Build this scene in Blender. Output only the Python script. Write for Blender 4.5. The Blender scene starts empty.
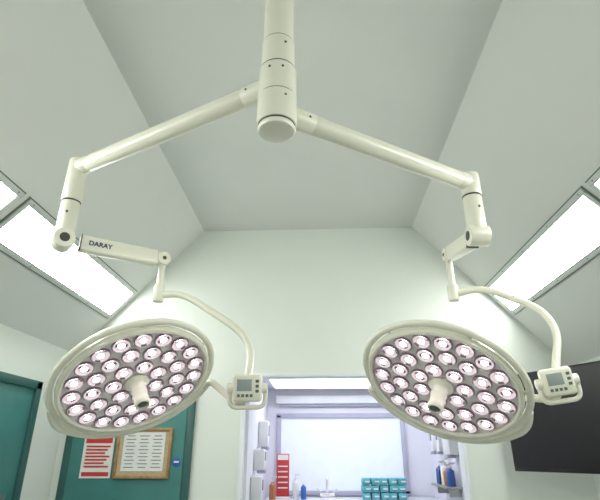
import bpy, bmesh, math
from mathutils import Vector, Matrix

scene = bpy.context.scene
scene.view_settings.view_transform = 'Standard'
V = Vector

# ------------------------------------------------------------------ materials
def mat(name, col, rough=0.5, metal=0.0, var=0.03, scale=8.0, bump=0.0, emis=None, estr=0.0, coat=0.0, bscale=None):
    m = bpy.data.materials.new(name); m.use_nodes = True
    nt = m.node_tree; b = nt.nodes['Principled BSDF']
    b.inputs['Roughness'].default_value = rough
    b.inputs['Metallic'].default_value = metal
    b.inputs['Coat Weight'].default_value = coat
    tc = nt.nodes.new('ShaderNodeTexCoord')
    nz = nt.nodes.new('ShaderNodeTexNoise'); nz.inputs['Scale'].default_value = scale; nz.inputs['Detail'].default_value = 4
    nt.links.new(tc.outputs['Object'], nz.inputs['Vector'])
    rp = nt.nodes.new('ShaderNodeValToRGB')
    rp.color_ramp.elements[0].position = 0.3; rp.color_ramp.elements[1].position = 0.7
    c0 = [max(0, c*(1-var)) for c in col]; c1 = [min(1, c*(1+var)) for c in col]
    rp.color_ramp.elements[0].color = (*c0, 1); rp.color_ramp.elements[1].color = (*c1, 1)
    nt.links.new(nz.outputs['Fac'], rp.inputs['Fac'])
    nt.links.new(rp.outputs['Color'], b.inputs['Base Color'])
    if bump > 0:
        n2 = nt.nodes.new('ShaderNodeTexNoise'); n2.inputs['Scale'].default_value = bscale or 60
        nt.links.new(tc.outputs['Object'], n2.inputs['Vector'])
        bp = nt.nodes.new('ShaderNodeBump'); bp.inputs['Strength'].default_value = bump; bp.inputs['Distance'].default_value = 0.01
        nt.links.new(n2.outputs['Fac'], bp.inputs['Height']); nt.links.new(bp.outputs['Normal'], b.inputs['Normal'])
    if emis:
        b.inputs['Emission Color'].default_value = (*emis, 1); b.inputs['Emission Strength'].default_value = estr
    return m

M_wall = mat('wall_paint', (0.77,0.81,0.76), 0.6, var=0.015, scale=2, bump=0.05)
M_slope = mat('ceiling_paint', (0.72,0.74,0.705), 0.65, var=0.02, scale=1.5, bump=0.05)
M_ceil = mat('ceiling_paint_flat', (0.69,0.71,0.68), 0.65, var=0.02, scale=1.5, bump=0.05)
M_floor = mat('vinyl_floor', (0.35,0.36,0.345), 0.4, var=0.12, scale=40)
M_white = mat('lamp_enamel', (0.80,0.79,0.67), 0.28, var=0.01, scale=3, coat=0.4)
M_white2 = mat('lamp_enamel_face', (0.86,0.79,0.82), 0.35, var=0.02, scale=5)
M_seam = mat('seam_dark', (0.06,0.06,0.055), 0.6)
M_steel = mat('steel', (0.45,0.45,0.42), 0.3, 0.9)
M_chrome = mat('reflector_chrome', (0.92,0.85,0.89), 0.22, 0.7)
M_refl = mat('dark_rim_painted_reflection', (0.15,0.10,0.12), 0.15, 0.5, emis=(1,.75,.85), estr=.06)  # dark lens rims and painted-in reflection patches; faint emission imitates reflected LED light
M_glow = mat('reflector_painted_glow', (0.82,0.70,0.76), 0.2, 0.3, emis=(1,.78,.87), estr=.42)  # emission painted in for LED light bouncing inside the reflector
M_led = mat('led_lit', (1,0.93,0.96), 0.4, emis=(1,0.85,0.91), estr=12.0)
M_black = mat('black_plastic', (0.01,0.01,0.011), 0.3)
M_lens = mat('lens_glass', (0.02,0.02,0.03), 0.05, coat=1.0)
M_navy = mat('navy_print', (0.02,0.035,0.14), 0.5)
M_screen = mat('lcd_grey', (0.30,0.35,0.34), 0.25)
M_key = mat('key_pad', (0.12,0.14,0.15), 0.4)
M_panel = mat('panel_diffuser', (0.9,0.95,0.9), 0.4, emis=(0.98,1.0,0.95), estr=13.0)
M_pframe = mat('panel_frame', (0.60,0.65,0.61), 0.4)
M_pdark = mat('panel_gasket', (0.16,0.19,0.17), 0.6)
M_teal = mat('teal_paint', (0.05,0.20,0.19), 0.45, var=0.08, scale=5)
M_teal2 = mat('teal_frame', (0.025,0.10,0.095), 0.4, var=0.06, scale=5)
M_paper = mat('paper', (0.78,0.78,0.76), 0.7)
M_red = mat('red_print', (0.55,0.04,0.04), 0.6)
M_grey = mat('grey_print', (0.25,0.25,0.27), 0.7)
M_wood = mat('oak', (0.38,0.22,0.08), 0.5, var=0.25, scale=20)
M_blue = mat('blue_plastic', (0.03,0.12,0.42), 0.4)
M_cyan = mat('cyan_pack', (0.10,0.40,0.48), 0.5, var=0.2, scale=15)
M_room2 = mat('scrub_wall', (0.76,0.76,0.83), 0.6, var=0.01, scale=2)
M_frame = mat('white_trim', (0.78,0.80,0.82), 0.4)
M_frost = mat('frosted_glass', (0.68,0.74,0.81), 0.5, emis=(0.88,0.94,1.0), estr=0.18)
M_lum = mat('luminaire', (0.9,0.9,1), 0.5, emis=(0.90,0.91,1.0), estr=4.8)
M_plas = mat('white_plastic', (0.75,0.76,0.78), 0.35)
M_lilac = mat('shade_lilac', (0.42,0.42,0.52), 0.5)
M_bench = mat('bench_laminate', (0.62,0.64,0.68), 0.3)
M_clear = mat('bottle_amber', (0.42,0.16,0.06), 0.2)

# ------------------------------------------------------------------ helpers
def finish(name, bm, mats, parent=None, angle=38):
    bmesh.ops.recalc_face_normals(bm, faces=bm.faces)
    if parent is not None: org = parent.location.copy()
    else:
        org = V((0,0,0))
        lo = V([min(v.co[i] for v in bm.verts) for i in range(3)]); hi = V([max(v.co[i] for v in bm.verts) for i in range(3)])
        org = (lo+hi)/2
    for v in bm.verts: v.co -= org
    for f in bm.faces: f.smooth = True
    for e in bm.edges:
        if len(e.link_faces) == 2:
            e.smooth = e.calc_face_angle(0) < math.radians(angle)
    me = bpy.data.meshes.new(name); bm.to_mesh(me); bm.free()
    if not isinstance(mats, (list, tuple)): mats = [mats]
    for m in mats: me.materials.append(m)
    ob = bpy.data.objects.new(name, me); bpy.context.collection.objects.link(ob)
    if parent is not None: ob.parent = parent
    else: ob.location = org
    return ob

def empty(name, loc):
    e = bpy.data.objects.new(name, None); e.location = V(loc); e.empty_display_size = 0.1
    bpy.context.collection.objects.link(e); return e

def frame_z(z, x=None, origin=(0,0,0)):
    z = V(z).normalized()
    if x is None:
        x = V((1,0,0)) if abs(z.x) < 0.9 else V((0,1,0))
    x = V(x); x = (x - z*x.dot(z)).normalized(); y = z.cross(x)
    m = Matrix((x,y,z)).transposed().to_4x4(); m.translation = V(origin); return m

def add_box(bm, M, c, s, bevel=0.0, mi=0, seg=2):
    r = bmesh.ops.create_cube(bm, size=1.0)
    vs = r['verts']
    for v in vs: v.co = V((v.co.x*s[0]+c[0], v.co.y*s[1]+c[1], v.co.z*s[2]+c[2]))
    fs = list({f for v in vs for f in v.link_faces})
    if bevel > 0:
        es = list({e for f in fs for e in f.edges})
        rr = bmesh.ops.bevel(bm, geom=es, offset=bevel, segments=seg, affect='EDGES', profile=0.5)
        vs = list({v for v in vs if v.is_valid} | set(rr['verts'])); 
        fs = list({f for v in vs for f in v.link_faces})
        vs = list({v for f in fs for v in f.verts})
    for f in fs: f.material_index = mi
    for v in vs: v.co = M @ v.co

def box(name, c, s, m, parent=None, bevel=0.0, M=Matrix.Identity(4)):
    bm = bmesh.new(); add_box(bm, M, c, s, bevel); return finish(name, bm, m, parent)

def add_lathe(bm, M, prof, segs=32, mi=0, mis=None, alt=None):
    rings = []
    for (r, z) in prof:
        if r < 1e-6: rings.append([bm.verts.new(M @ V((0,0,z)))])
        else: rings.append([bm.verts.new(M @ V((r*math.cos(2*math.pi*i/segs), r*math.sin(2*math.pi*i/segs), z))) for i in range(segs)])
    for k in range(len(rings)-1):
        a, b = rings[k], rings[k+1]; idx = mis[k] if mis else mi
        for i in range(segs):
            j = (i+1) % segs
            if len(a) == 1 and len(b) == 1: continue
            if len(a) == 1: f = bm.faces.new((a[0], b[i], b[j]))
            elif len(b) == 1: f = bm.faces.new((a[i], a[j], b[0]))
            else: f = bm.faces.new((a[i], a[j], b[j], b[i]))
            f.material_index = idx
            if alt and k in alt[0] and (i % alt[1]) < alt[2]: f.material_index = alt[3]

def add_cyl(bm, p0, p1, r0, r1=None, bev=0.004, segs=32, mi=0):
    p0, p1 = V(p0), V(p1); r1 = r0 if r1 is None else r1
    L = (p1-p0).length; M = frame_z(p1-p0, origin=p0); b = min(bev, L*0.4, r0*0.5, r1*0.5)
    h = b*0.3
    add_lathe(bm, M, [(0,0),(r0-b,0),(r0-h,h),(r0,b),(r1,L-b),(r1-h,L-h),(r1-b,L),(0,L)], segs, mi)

def cyl(name, p0, p1, r0, m, parent=None, r1=None, bev=0.004, segs=32):
    bm = bmesh.new(); add_cyl(bm, p0, p1, r0, r1, bev, segs); return finish(name, bm, m, parent)

def fillet(pts, d, n=8):
    pts = [V(p) for p in pts]; out = [pts[0]]
    for i in range(1, len(pts)-1):
        a, b, c = pts[i-1], pts[i], pts[i+1]
        da = min(d, (a-b).length*0.49); dc = min(d, (c-b).length*0.49)
        s = b+(a-b).normalized()*da; e = b+(c-b).normalized()*dc
        for k in range(n+1):
            t = k/n; out.append(s*(1-t)**2 + b*2*t*(1-t) + e*t*t)
    out.append(pts[-1]); return out

def add_tube(bm, pts, r, segs=16, mi=0, closed=False):
    pts = [V(p) for p in pts]; n = len(pts); rings = []; prev = None
    for i, p in enumerate(pts):
        if closed: t = (pts[(i+1) % n]-pts[i-1]).normalized()
        else: t = (pts[min(i+1, n-1)]-pts[max(i-1, 0)]).normalized()
        if prev is None: x = t.orthogonal().normalized()
        else: x = (prev - t*prev.dot(t)).normalized()
        prev = x; y = t.cross(x)
        rings.append([bm.verts.new(p + (x*math.cos(2*math.pi*k/segs)+y*math.sin(2*math.pi*k/segs))*r) for k in range(segs)])
    for i in range(n if closed else n-1):
        a, b = rings[i], rings[(i+1) % n]
        for k in range(segs):
            j = (k+1) % segs
            f = bm.faces.new((a[k], a[j], b[j], b[k])); f.material_index = mi
    if not closed:
        bm.faces.new(rings[0]).material_index = mi; bm.faces.new(rings[-1]).material_index = mi

def tube(name, pts, r, m, parent=None, closed=False, segs=16):
    bm = bmesh.new(); add_tube(bm, pts, r, segs, 0, closed); return finish(name, bm, m, parent, 50)

def prism(name, polys, y0, y1, m):
    bm = bmesh.new()
    for poly in polys:
        a = [bm.verts.new((x, y0, z)) for x, z in poly]; b = [bm.verts.new((x, y1, z)) for x, z in poly]
        bm.faces.new(a); bm.faces.new(list(reversed(b)))
        for i in range(len(poly)):
            j = (i+1) % len(poly); bm.faces.new((a[i], b[i], b[j], a[j]))
    return finish(name, bm, m)

# ------------------------------------------------------------------ room shell
YB, YF = -2.6, 4.2
XL, XR = -2.18, 2.10
CZ = 3.5; CL, CR = -1.11, 0.90; K = 1.103
ZL = CZ - K*(CL-XL); ZR = CZ - K*(XR-CR)
T = 0.12
prism('ceiling', [[(CL,CZ),(CR,CZ),(CR,CZ+T),(CL,CZ+T)]], YB, YF, M_ceil)
prism('ceiling_slope_left', [[(XL,ZL),(CL,CZ),(CL,CZ+T),(XL,ZL+T)]], YB, YF, M_slope)
prism('ceiling_slope_right', [[(XR,ZR),(CR,CZ),(CR,CZ+T),(XR,ZR+T)]], YB, YF, M_slope)
OX0, OX1, OZ = -0.66, 1.14, 2.12
prism('wall_front', [[(XL,0),(OX0,0),(OX0,OZ),(XL,OZ)], [(OX1,0),(XR,0),(XR,OZ),(OX1,OZ)],
                     [(XL,OZ),(XR,OZ),(XR,ZR),(CR,CZ),(CL,CZ),(XL,ZL)]], YF, YF+T, M_wall)
prism('wall_back', [[(XL,0),(XR,0),(XR,ZR),(CR,CZ),(CL,CZ),(XL,ZL)]], YB-T, YB, M_wall)
box('wall_left', (XL-T/2,(YB+YF)/2,ZL/2), (T,YF-YB,ZL), M_wall)
box('wall_right', (XR+T/2,(YB+YF)/2,ZR/2), (T,YF-YB,ZR), M_wall)
box('floor', (0,(YB+6.0)/2,-0.05), (4.7,6.0-YB+0.2,0.1), M_floor)

# trim round opening
bm = bmesh.new(); I = Matrix.Identity(4)
add_box(bm, I, (OX0-0.0,YF+T/2,OZ/2), (0.03,T+0.03,OZ), 0.004)
add_box(bm, I, (OX1+0.0,YF+T/2,OZ/2), (0.03,T+0.03,OZ), 0.004)
add_box(bm, I, ((OX0+OX1)/2,YF+T/2,OZ), (OX1-OX0+0.03,T+0.03,0.03), 0.004)
finish('trim_1', bm, M_frame)

# scrub room beyond
Y2 = 5.8; XA, XB, Z2 = -0.60, 1.20, 2.20
box('wall_scrub_left', (XA-0.05-0.02,(YF+T+Y2)/2,Z2/2), (0.1,Y2-YF-T,Z2), M_room2)
box('wall_scrub_right', (XB+0.05,(YF+T+Y2)/2,Z2/2), (0.1,Y2-YF-T,Z2), M_room2)
box('wall_scrub_back', ((XA+XB)/2,Y2+0.05,Z2/2), (XB-XA+0.3,0.1,Z2), M_room2)
box('ceiling_scrub', ((XA+XB)/2,(YF+T+Y2)/2,Z2+0.05), (XB-XA+0.3,Y2-YF-T,0.1), M_room2)
# luminaire in scrub room
e = empty('ceiling_luminaire', (0.28,5.1,Z2-0.02))
box('housing', (0.28,5.1,Z2-0.015), (1.62,0.76,0.03), M_frame, e, 0.004)
box('diffuser', (0.28,5.1,Z2-0.033), (1.55,0.7,0.012), M_lum, e, 0.002)
# window
e = empty('window_1', (0.21,Y2-0.02,1.5))
wx0, wx1, wz0, wz1 = -0.46, 0.89, 1.13, 1.88
bm = bmesh.new()
add_box(bm, I, ((wx0+wx1)/2,Y2-0.02,wz1+0.02), (wx1-wx0+0.1,0.04,0.05), 0.004)
add_box(bm, I, ((wx0+wx1)/2,Y2-0.02,wz0-0.02), (wx1-wx0+0.1,0.04,0.05), 0.004)
add_box(bm, I, (wx0-0.02,Y2-0.02,(wz0+wz1)/2), (0.05,0.04,wz1-wz0+0.05), 0.004)
add_box(bm, I, (wx1+0.02,Y2-0.02,(wz0+wz1)/2), (0.05,0.04,wz1-wz0+0.05), 0.004)
finish('frame', bm, M_lilac, e)
box('pane', ((wx0+wx1)/2,Y2-0.008,(wz0+wz1)/2), (wx1-wx0,0.012,wz1-wz0), M_frost, e)
# blind cassette above window
e = empty('roller_blind', (0.21,Y2-0.05,2.06))
box('cassette', (0.21,Y2-0.05,2.07), (1.45,0.09,0.09), M_frame, e, 0.01)
box('fabric_edge', (0.21,Y2-0.05,2.015), (1.38,0.02,0.03), M_lilac, e, 0.004)
# bench
e = empty('scrub_bench', (0.3,5.5,0.5))
box('worktop', (0.3,5.50,1.06), (1.76,0.50,0.04), M_bench, e, 0.006)
box('carcass', (0.3,5.54,0.52), (1.70,0.42,1.04), M_room2, e, 0.004)
bm = bmesh.new()
for k in range(3):
    add_box(bm, I, (-0.27+0.57*k,5.32,0.55), (0.54,0.02,0.9), 0.004)
finish('cupboard_fronts', bm, M_frame, e)
WT = 1.08
# blue packs
bm = bmesh.new()
for r in range(3):
    for k in range(5):
        x = 0.44+0.088*k; z = WT+0.032+r*0.066
        add_box(bm, Matrix.Translation((x,5.42,z)) @ Matrix.Rotation(0.08*((k*7+r*5) % 3-1),4,'Z'), (0,0,0), (0.082,0.16,0.062), 0.01, mi=0)
        add_box(bm, Matrix.Translation((x,5.42,z)) @ Matrix.Rotation(0.08*((k*7+r*5) % 3-1),4,'Z'), (0.01,-.081,0.0), (0.045,0.003,0.014), 0, mi=1)
finish('stack_of_glove_packs', bm, [M_cyan, M_paper])
# red standing sign
e = empty('red_notice_stand', (-0.40,5.45,WT))
box('board', (-0.405,5.45,WT+0.22), (0.13,0.02,0.40), M_red, e, 0.004)
bm = bmesh.new()
for k in range(5): add_box(bm, I, (-0.405,5.438,WT+0.10+0.05*k), (0.10,0.004,0.012))
add_box(bm, I, (-0.405,5.438,WT+0.385), (0.11,0.004,0.05))
finish('print', bm, M_paper, e)
box('foot', (-0.405,5.45,WT+0.01), (0.14,0.09,0.02), M_plas, e, 0.004)
# bottles
def bottle(name, x, y, z, h, r, m, pump=True):
    e = empty(name, (x,y,z)); bm = bmesh.new()
    add_lathe(bm, Matrix.Translation((x,y,z)), [(0,0),(r*.95,0),(r,.006),(r,h*.7),(r*.85,h*.78),(r*.4,h*.84),(r*.4,h*.9),(0,h*.9)], 20)
    finish('body', bm, m, e); bm = bmesh.new()
    add_cyl(bm, (x,y,z+h*.88), (x,y,z+h*.97), r*.45, segs=16, bev=.002)
    if pump:
        add_cyl(bm, (x,y,z+h*.95), (x,y,z+h*1.12), r*.15, segs=10, bev=.001)
        add_box(bm, I, (x+.015,y-.01,z+h*1.13), (.055,.018,.014), .003)
    finish('cap', bm, M_plas, e)
bottle('soap_bottle', -0.27,5.42,WT,.20,.034,M_plas)
bottle('disinfectant_bottle', -0.50,5.34,WT,.18,.032,M_clear)
bottle('disinfectant_bottle.001', -0.19,5.36,WT,.15,.028,M_blue, False)
# basin tap
e = empty('basin_tap', (0.05,5.66,WT))
bm = bmesh.new(); add_tube(bm, fillet([(0.05,5.68,WT),(0.05,5.68,WT+.2),(0.05,5.5,WT+.2),(0.05,5.5,WT+.14)],.06), .011)
add_box(bm, I, (0.05,5.68,WT+.02), (.16,.05,.04), .01); add_tube(bm, [(-.02,5.68,WT+.05),(-.05,5.6,WT+.08)], .007, 8); add_tube(bm, [(.12,5.68,WT+.05),(.15,5.6,WT+.08)], .007, 8)
finish('spout', bm, M_chrome, e)
# wall dispensers
def dispenser(name, x, y, z, sgn, m, w=.11, h=.24):
    e = empty(name, (x,y,z)); d = .1*sgn
    box('body', (x+d/2,y,z), (.1,w,h), m, e, .015)
    box('window', (x+d+.002*sgn,y,z+.03), (.006,w*.5,h*.4), M_grey, e, .002)
    box('lever', (x+d/2+.02*sgn,y,z-h/2-.012), (.08,w*.6,.025), M_lilac, e, .006)
dispenser('soap_dispenser', XB, 5.25, 1.64, -1, M_plas)
dispenser('soap_dispenser.001', XB, 4.98, 1.64, -1, M_plas)
dispenser('paper_towel_dispenser', XB, 4.66, 1.66, -1, M_plas, .24, .34)
dispenser('soap_dispenser.002', XA-.02, 5.05, 1.68, 1, M_plas)
dispenser('soap_dispenser.003', XA-.02, 4.78, 1.45, 1, M_plas, .1, .18)
dispenser('soap_dispenser.004', XA-.02, 4.62, 1.22, 1, M_plas, .12, .2)
# shelf with bottles on right wall of scrub room
e = empty('wall_shelf', (XB-.07,4.95,1.23))
box('board', (XB-.07,4.93,1.23), (.14,.62,.02), M_steel, e, .003)
box('bracket_1', (XB-.05,4.70,1.19), (.1,.012,.07), M_steel, e)
box('bracket_2', (XB-.05,5.16,1.19), (.1,.012,.07), M_steel, e)
bottle('disinfectant_bottle.002', XB-.07,5.14,1.24,.17,.035,M_blue)
bottle('soap_bottle.001', XB-.07,5.03,1.24,.16,.036,M_black)
bottle('soap_bottle.002', XB-.07,4.93,1.24,.19,.036,M_plas)
bottle('disinfectant_bottle.003', XB-.07,4.83,1.24,.15,.035,M_clear)
bottle('disinfectant_bottle.004', XB-.07,4.72,1.24,.16,.036,M_blue)

# ------------------------------------------------------------------ ceiling light panels
def light_panel(name, side, y0, y1):
    xc = (-1.79 if side < 0 else 1.585)
    zc = CZ - K*((CL-xc) if side < 0 else (xc-CR))
    n = V((K*(-side),0,-1)).normalized()
    Mx = frame_z(n, (0,1,0), (xc,(y0+y1)/2,zc)); L = y1-y0; W = .275
    e = empty(name, Mx.translation)
    bm = bmesh.new(); t = .03
    for s in (-1,1):
        add_box(bm, Mx, (0,s*(W/2+t/2),.006), (L+2*t,t,.024), .004)
        add_box(bm, Mx, (s*(L/2+t/2),0,.006), (t,W,.024), .004)
    finish('frame', bm, M_pframe, e)
    bm = bmesh.new(); t2 = .007
    for s in (-1,1):
        add_box(bm, Mx, (0,s*(W/2+t+t2/2),.003), (L+2*t+2*t2,t2,.014))
        add_box(bm, Mx, (s*(L/2+t+t2/2),0,.003), (t2,W+2*t,.014))
        add_box(bm, Mx, (0,s*(W/2-.003),.012), (L,.006,.008))
    # screws
    for sx in (-1,1):
        for k in range(5): add_cyl(bm, Mx @ V((L*(k/4-.5)*.98,sx*(W/2+t/2),.017)), Mx @ V((L*(k/4-.5)*.98,sx*(W/2+t/2),.020)), .005, segs=10, bev=.001)
    finish('gasket', bm, M_pdark, e)
    bm = bmesh.new(); add_box(bm, Mx, (0,0,.004), (L,W,.012)); finish('diffuser', bm, M_panel, e)
k = 0
for side in (-1,1):
    for (a,b) in ((2.42,4.10),(0.62,2.30),(-1.18,0.50)):
        light_panel('ceiling_light_panel' + ('' if k == 0 else '.%03d' % k), side, a, b); k += 1

# ------------------------------------------------------------------ doors, notices
e = empty('door_1', (-1.575,YF,1.0))
box('leaf', (-1.58,YF-.02,1.02), (.93,.04,2.02), M_teal, e, .004)
bm = bmesh.new()
add_box(bm, I, (-1.085,YF-.02,1.045), (.06,.041,2.09), .004); add_box(bm, I, (-2.075,YF-.02,1.045), (.06,.041,2.09), .004)
add_box(bm, I, (-1.58,YF-.02,2.06), (1.05,.041,.06), .004); finish('frame', bm, M_teal2, e)
box('kick_plate', (-1.58,YF-.0405,.2), (.85,.002,.3), M_steel, e)
box('push_plate', (-1.2,YF-.0405,1.02), (.08,.002,.26), M_steel, e)

e = empty('door_2', (XL,3.2,1.0))
box('leaf', (XL+.02,3.19,.98), (.04,.88,1.94), M_teal, e, .004)
bm = bmesh.new()
add_box(bm, I, (XL+.03,3.66,1.0), (.06,.07,2.0), .004); add_box(bm, I, (XL+.03,2.72,1.0), (.06,.07,2.0), .004)
add_box(bm, I, (XL+.03,3.19,1.975), (.06,1.01,.06), .004); finish('frame', bm, M_teal2, e)
box('push_plate', (XL+.043,3.5,1.1), (.006,.08,.3), M_steel, e)

DY = YF-.042
e = empty('red_notice', (-1.815,DY,1.475))
box('sheet', (-1.815,DY-.002,1.475), (.25,.004,.31), M_paper, e)
bm = bmesh.new(); add_box(bm, I, (-1.815,DY-.005,1.60), (.22,.002,.04))
for k in range(7): add_box(bm, I, (-1.815-.01*(k % 3),DY-.005,1.555-.025*k), (.20-.02*(k % 3),.002,.013))
add_box(bm, I, (-1.815,DY-.005,1.35), (.22,.002,.03)); finish('print', bm, M_red, e)
e = empty('notice_board', (-1.44,DY,1.5))
bx0, bx1, bz0, bz1 = -1.655, -1.225, 1.33, 1.685
bm = bmesh.new()
for z in (bz0,bz1): add_box(bm, I, ((bx0+bx1)/2,DY-.012,z), (bx1-bx0+.02,.022,.022), .003)
for x in (bx0,bx1): add_box(bm, I, (x,DY-.012,(bz0+bz1)/2), (.022,.022,bz1-bz0), .003)
finish('frame', bm, M_wood, e)
box('backing', ((bx0+bx1)/2,DY-.005,(bz0+bz1)/2), (bx1-bx0,.008,bz1-bz0), mat('cork',(.50,.40,.27),.8,var=.1,scale=60), e)
box('sheet', ((bx0+bx1)/2,DY-.011,(bz0+bz1)/2+.01), (.34,.002,.29), M_paper, e)
bm = bmesh.new()
for k in range(10):
    for j in range(3): add_box(bm, I, (-1.55+.11*j,DY-.013,1.40+.026*k), (.08-.02*((k+j) % 2),.002,.007))
finish('print', bm, M_grey, e)
e = empty('fire_door_sign', (-1.165,DY,1.44))
cyl('disc', (-1.165,DY,1.44), (-1.165,DY-.004,1.44), .035, M_blue, e, bev=.001)
box('print', (-1.165,DY-.005,1.44), (.04,.002,.012), M_paper, e)

# ------------------------------------------------------------------ tv
a = V((1.44,4.02,0)); b = V((2.03,2.97,0)); d = (b-a).normalized(); nrm = V((d.y,-d.x,0))  # faces room
if nrm.x > 0: nrm = -nrm
Mt = Matrix((d, V((0,0,1)), nrm)).transposed().to_4x4()
if Mt.determinant() < 0: Mt = Matrix((-d, V((0,0,1)), nrm)).transposed().to_4x4()
Mt.translation = (a+b)/2+V((0,0,1.725)); L = (b-a).length
e = empty('wall_television', Mt.translation)
bm = bmesh.new(); add_box(bm, Mt, (0,0,-.02), (L,.69,.035), .006); add_box(bm, Mt, (0,0,-.045), (L*.6,.4,.03), .008); finish('casing', bm, M_black, e)
bm = bmesh.new(); add_box(bm, Mt, (0,.006,-.002), (L-.03,.65,.004)); finish('screen', bm, mat('tv_glass',(.003,.003,.005),.35), e)
bm = bmesh.new()
c = Mt @ V((0,0,-.06)); w = V((XR-.01,3.85,1.725))
add_tube(bm, [c, (XR-.14,3.75,1.725), w], .02, 12); add_box(bm, Matrix.Translation(w), (0,0,0), (.02,.12,.3), .004); finish('bracket', bm, M_black, e)

# ------------------------------------------------------------------ surgical light mount
HX, HY = -0.146, 1.44
e = empty('ceiling_mount_column', (HX,HY,3.5))
cyl('ceiling_cover', (HX,HY,3.42), (HX,HY,3.5), .13, M_white, e, bev=.015)
cyl('pole', (HX,HY,2.99), (HX,HY,3.43), .060, M_white, e, bev=.003)
cyl('swivel_upper', (HX,HY,2.865), (HX,HY,3.0), .065, M_white, e, bev=.006)
cyl('swivel_ring', (HX,HY,2.735), (HX,HY,2.862), .072, M_white, e, bev=.006)
cyl('swivel_lower', (HX,HY,2.605), (HX,HY,2.732), .074, M_white, e, bev=.006)
cyl('end_cap', (HX,HY,2.578), (HX,HY,2.603), .070, M_white, e, bev=.012)
bm = bmesh.new()
for z in (3.0,2.864,2.7335,2.604): add_cyl(bm, (HX,HY,z-.003), (HX,HY,z+.003), .0685 if z < 2.99 else .0615, bev=.0005)
for (ang,z) in ((-70,2.83),(-110,2.83),(-60,2.70),(-60,2.96)):
    r = .0715 if z < 2.87 else .0645
    dd = V((math.cos(math.radians(ang)), math.sin(math.radians(ang)),0)); p = V((HX,HY,z))+dd*r
    add_cyl(bm, p-dd*.004, p+dd*.003, .005, segs=12, bev=.001)
finish('seams_and_screws', bm, M_seam, e)

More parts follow.
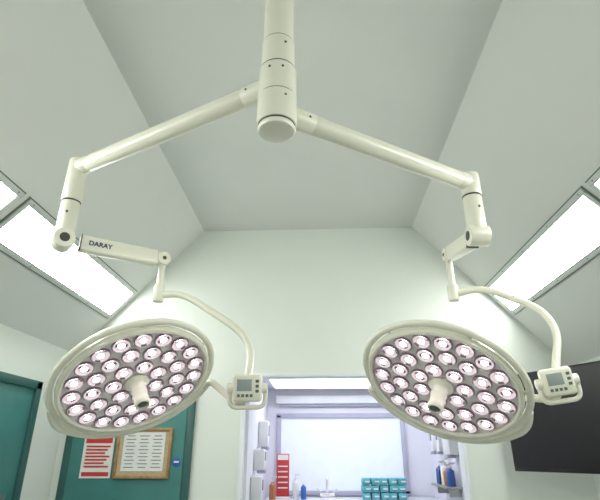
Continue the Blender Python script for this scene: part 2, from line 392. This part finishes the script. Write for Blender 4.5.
def arm_assembly(name, J, zarm, Jtop, Jbot, E, ctrl, boxp, C, n, e1, mirror, label):
    """J: elbow xy, E: spring-arm end, ctrl: c-arm points, boxp: control box centre, C: head centre"""
    root = empty(name, C)
    HS = .928
    H = V((HX,HY,zarm)); P = V((J[0],J[1],zarm)); d = (P-H).normalized(); side = V((-d.y,d.x,0))
    # extension arm
    cyl('arm_collar', H+d*.055, H+d*.15, .0425, M_white, root, bev=.003)
    cyl('extension_arm', H+d*.145, P-d*.03, .040, M_white, root, bev=.003)
    cyl('arm_end_collar', P-d*.08, P-d*.02, .0415, M_white, root, bev=.002)
    # elbow
    zm = Jbot+.20
    cyl('elbow_upper', (P.x,P.y,zm), (P.x,P.y,Jtop), .046, M_white, root, bev=.008)
    cyl('elbow_lower', (P.x,P.y,Jbot+.02), (P.x,P.y,zm-.005), .043, M_white, root, bev=.004)
    E = V(E); S = V((P.x,P.y,Jbot)); ds = (E-S).normalized(); sh = V((-ds.y,ds.x,0)).normalized()
    if (sh.y > 0): sh = -sh      # toward viewer side of the room
    cyl('spring_pivot', S-sh*.046, S+sh*.046, .047, M_white, root, bev=.006)
    Ms = frame_z(sh, ds, (S+E)/2); L = (E-S).length
    bm = bmesh.new(); add_box(bm, Ms, (.02,0,0), (L-.10,.078,.056), .012, seg=3); finish('spring_arm', bm, M_white, root)
    bm = bmesh.new(); add_box(bm, Ms, (L/2-.035,0,0), (.08,.058,.044), .010, seg=3); add_cyl(bm, E-sh*.03, E+sh*.03, .034, bev=.005)
    finish('spring_arm_tip', bm, M_white, root)
    bm = bmesh.new()
    add_cyl(bm, (P.x,P.y,zm-.006), (P.x,P.y,zm+.001), .0435, bev=.0005)
    add_cyl(bm, S+sh*.046, S+sh*.048, .022, bev=.0005); add_cyl(bm, E+sh*.03, E+sh*.032, .010, bev=.0005)
    add_box(bm, Ms, (-L/2+.072,0,0), (.004,.0785,.0565))
    p = H+d*.12; f = V((-d.y,d.x,0)); f = f if f.y < 0 else -f
    add_cyl(bm, p+f*.040, p+f*.044, .005, segs=10, bev=.001)
    f = V((.3,-1,0)).normalized()
    add_cyl(bm, V((P.x,P.y,Jbot+.13))+f*.040, V((P.x,P.y,Jbot+.13))+f*.045, .006, segs=12, bev=.001)
    finish('seams_and_screws', bm, M_seam, root)
    if label:
        cu = bpy.data.curves.new('label_text', 'FONT'); cu.body = 'DARAY'; cu.size = .032; cu.extrude = .0006; cu.align_x = 'CENTER'; cu.align_y = 'CENTER'; cu.offset = .0008
        to = bpy.data.objects.new('tmp', cu); bpy.context.collection.objects.link(to)
        bpy.context.view_layer.update()
        me = bpy.data.meshes.new_from_object(to.evaluated_get(bpy.context.evaluated_depsgraph_get()))
        bpy.data.objects.remove(to)
        up = V((0,0,1)); up = (up-sh*up.dot(sh)).normalized(); xx = up.cross(sh)
        Mtx = Matrix((xx,up,sh)).transposed().to_4x4(); Mtx.translation = (S+E)/2+sh*.0288-ds*.075-V(C)
        me.transform(Mtx); me.materials.clear(); me.materials.append(M_navy)
        ob = bpy.data.objects.new('label', me); bpy.context.collection.objects.link(ob); ob.parent = root
    # drop rod
    c0 = V(ctrl[0])
    cyl('drop_rod', c0-V((0,0,.03)), V((c0.x,c0.y,E.z-.02)), .017, M_white, root, bev=.003)
    cyl('drop_collar', V((c0.x,c0.y,c0.z-.035)), V((c0.x,c0.y,c0.z+.05)), .026, M_white, root, bev=.005)
    # C arm
    boxp = V(boxp)
    tube('c_arm', fillet([c0]+[V(p) for p in ctrl[1:]]+[boxp+V((0,0,.03))], .09), .0172, M_white, root)
    # head
    n = V(n).normalized(); e1 = V(e1); e1 = (e1-n*e1.dot(n)).normalized(); C = V(C)
    Mh = frame_z(n, e1, C) @ Matrix.Scale(HS,4)
    bm = bmesh.new()
    add_lathe(bm, Mh, [(0,-.075),(.10,-.073),(.22,-.06),(.29,-.045),(.322,-.028),(.334,-.010),(.335,.002),(.331,.014),(.322,.018),(.313,.014),(.309,.0)], 96)
    finish('head_shell', bm, M_white, root)
    bm = bmesh.new(); add_lathe(bm, Mh, [(.3095,.001),(0,.001)], 96); finish('head_face', bm, M_white2, root)
    bm = bmesh.new()
    add_tube(bm, [Mh @ V((.354*math.cos(t*math.pi/48),.354*math.sin(t*math.pi/48),-.014)) for t in range(96)], .014, 14, closed=True)
    for kk in range(6):
        t = kk*math.pi/3+.3; add_cyl(bm, Mh @ V((.325*math.cos(t),.325*math.sin(t),-.012)), Mh @ V((.35*math.cos(t),.35*math.sin(t),-.012)), .008, segs=12)
    finish('hand_rail', bm, M_white, root)
    bm = bmesh.new()
    pr = [(.0400,.001),(.0400,.009),(.0370,.011),(.0340,.0095),(.026,.006),(.0175,.005),(.0145,.007),(.008,.009),(0,.0095)]
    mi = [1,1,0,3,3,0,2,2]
    cnt = 0
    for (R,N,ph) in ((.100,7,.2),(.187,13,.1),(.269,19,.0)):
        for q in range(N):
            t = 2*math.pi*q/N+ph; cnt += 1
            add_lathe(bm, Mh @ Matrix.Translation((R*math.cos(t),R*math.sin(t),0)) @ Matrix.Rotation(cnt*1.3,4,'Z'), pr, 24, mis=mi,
                      alt=((3,) if cnt % 2 else (4,), 12, 3, 1))  # dark patches paint reflected crescents into each lens ring
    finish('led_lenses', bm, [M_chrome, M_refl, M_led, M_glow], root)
    bm = bmesh.new()
    add_lathe(bm, Mh, [(.055,.001),(.055,.010),(.046,.018),(.036,.024),(.032,.03),(.032,.050),(.034,.054),(.034,.060),(.032,.064),(.032,.105),(.034,.110),(.034,.124),(.030,.131),(.024,.131),(.023,.119)], 32)
    finish('centre_handle', bm, M_white, root)
    bm = bmesh.new(); add_lathe(bm, Mh, [(.0235,.119),(.0235,.125),(.010,.126),(0,.1265)], 24); finish('camera_lens', bm, M_lens, root)
    # yoke
    e2 = n.cross(e1); 
    s = 1 if (-e2).z < 0 else -1
    dn = -e2*s
    side_e = e1 if not mirror else -e1
    arc = []
    for kk in range(0, 17):
        t = math.radians(22+kk*(158-0)/16*0.98)
        rr = (.397 if kk < 15 else (.38 if kk == 15 else .358))*HS
        arc.append(C + (side_e*math.cos(t)+dn*math.sin(t))*rr - n*.02)
    y0 = boxp+V((0,0.0,-.05))
    pts = [boxp+V((0,.01,-.02)), y0+V((-.03 if not mirror else .0,.02,-.02))]+arc[1:]
    sm = fillet(pts, .05, 5)
    tube('yoke', sm, .016, M_white, root)
    # control box
    toward = (V((0,-1,-.12)) + V((.1 if not mirror else -.15,0,0))).normalized()
    xr = V((1,0,0)) if not mirror else V((1,0,.15))
    z = toward; x = (xr-z*xr.dot(z)).normalized(); y = z.cross(x)
    Mb = Matrix((x,y,z)).transposed().to_4x4(); Mb.translation = boxp
    bm = bmesh.new(); add_box(bm, Mb, (0,0,0), (.125,.112,.055), .014, seg=3)
    add_cyl(bm, Mb @ V((-.085,0,0)), Mb @ V((.085,0,0)), .022, bev=.005)
    finish('control_box', bm, M_white, root)
    bm = bmesh.new(); add_box(bm, Mb, (-.012,.012,.028), (.062,.048,.004), .001, mi=0)
    for i in range(4): add_box(bm, Mb, (-.036+.018*i,-.03,.028), (.012,.012,.005), .002, mi=1)
    for i in range(3): add_box(bm, Mb, (.042,.028-.02*i,.028), (.014,.012,.005), .002, mi=1)
    finish('display_and_keys', bm, [M_screen, M_key], root)
    bm = bmesh.new(); add_tube(bm, fillet([Mb @ V(p) for p in ((-.075,0,0),(-.075,-.078,.0),(.075,-.078,.0),(.078,0,0))], .035), .0095)
    finish('grip_loop', bm, M_white, root)
    return root

arm_assembly('surgical_light', (-1.18,1.98), 2.80, 2.84, 2.41, (-.797,2.25,2.415),
    [(-.797,2.25,2.225),(-.676,2.25,2.234),(-.373,2.2,2.033),(-.309,2.17,1.933)], (-.312,2.1,1.757),
    (-.772,2.04,1.778), (.460,-.375,-.805), (.88,.295,.371), False, True)
arm_assembly('surgical_light.001', (.716,1.99), 2.67, 2.715, 2.40, (.69,2.38,2.47),
    [(.685,2.38,2.25),(.825,2.36,2.28),(1.045,2.25,2.136),(1.083,2.2,2.018)], (.984,2.1,1.776),
    (.492,2.04,1.757), (-.408,-.436,-.802), (.85,-.22,-.33), True, False)

# ------------------------------------------------------------------ world + camera
w = bpy.data.worlds.new('world'); scene.world = w; w.use_nodes = True
w.node_tree.nodes['Background'].inputs['Color'].default_value = (.8,.9,.85,1)
w.node_tree.nodes['Background'].inputs['Strength'].default_value = .3

cam = bpy.data.cameras.new('camera'); co = bpy.data.objects.new('camera', cam); bpy.context.collection.objects.link(co)
cam.lens = 28.8; cam.sensor_width = 36; cam.clip_start = .05
co.location = (0,0,1.5); co.rotation_euler = (math.radians(90+23),0,math.radians(2.4))
scene.camera = co
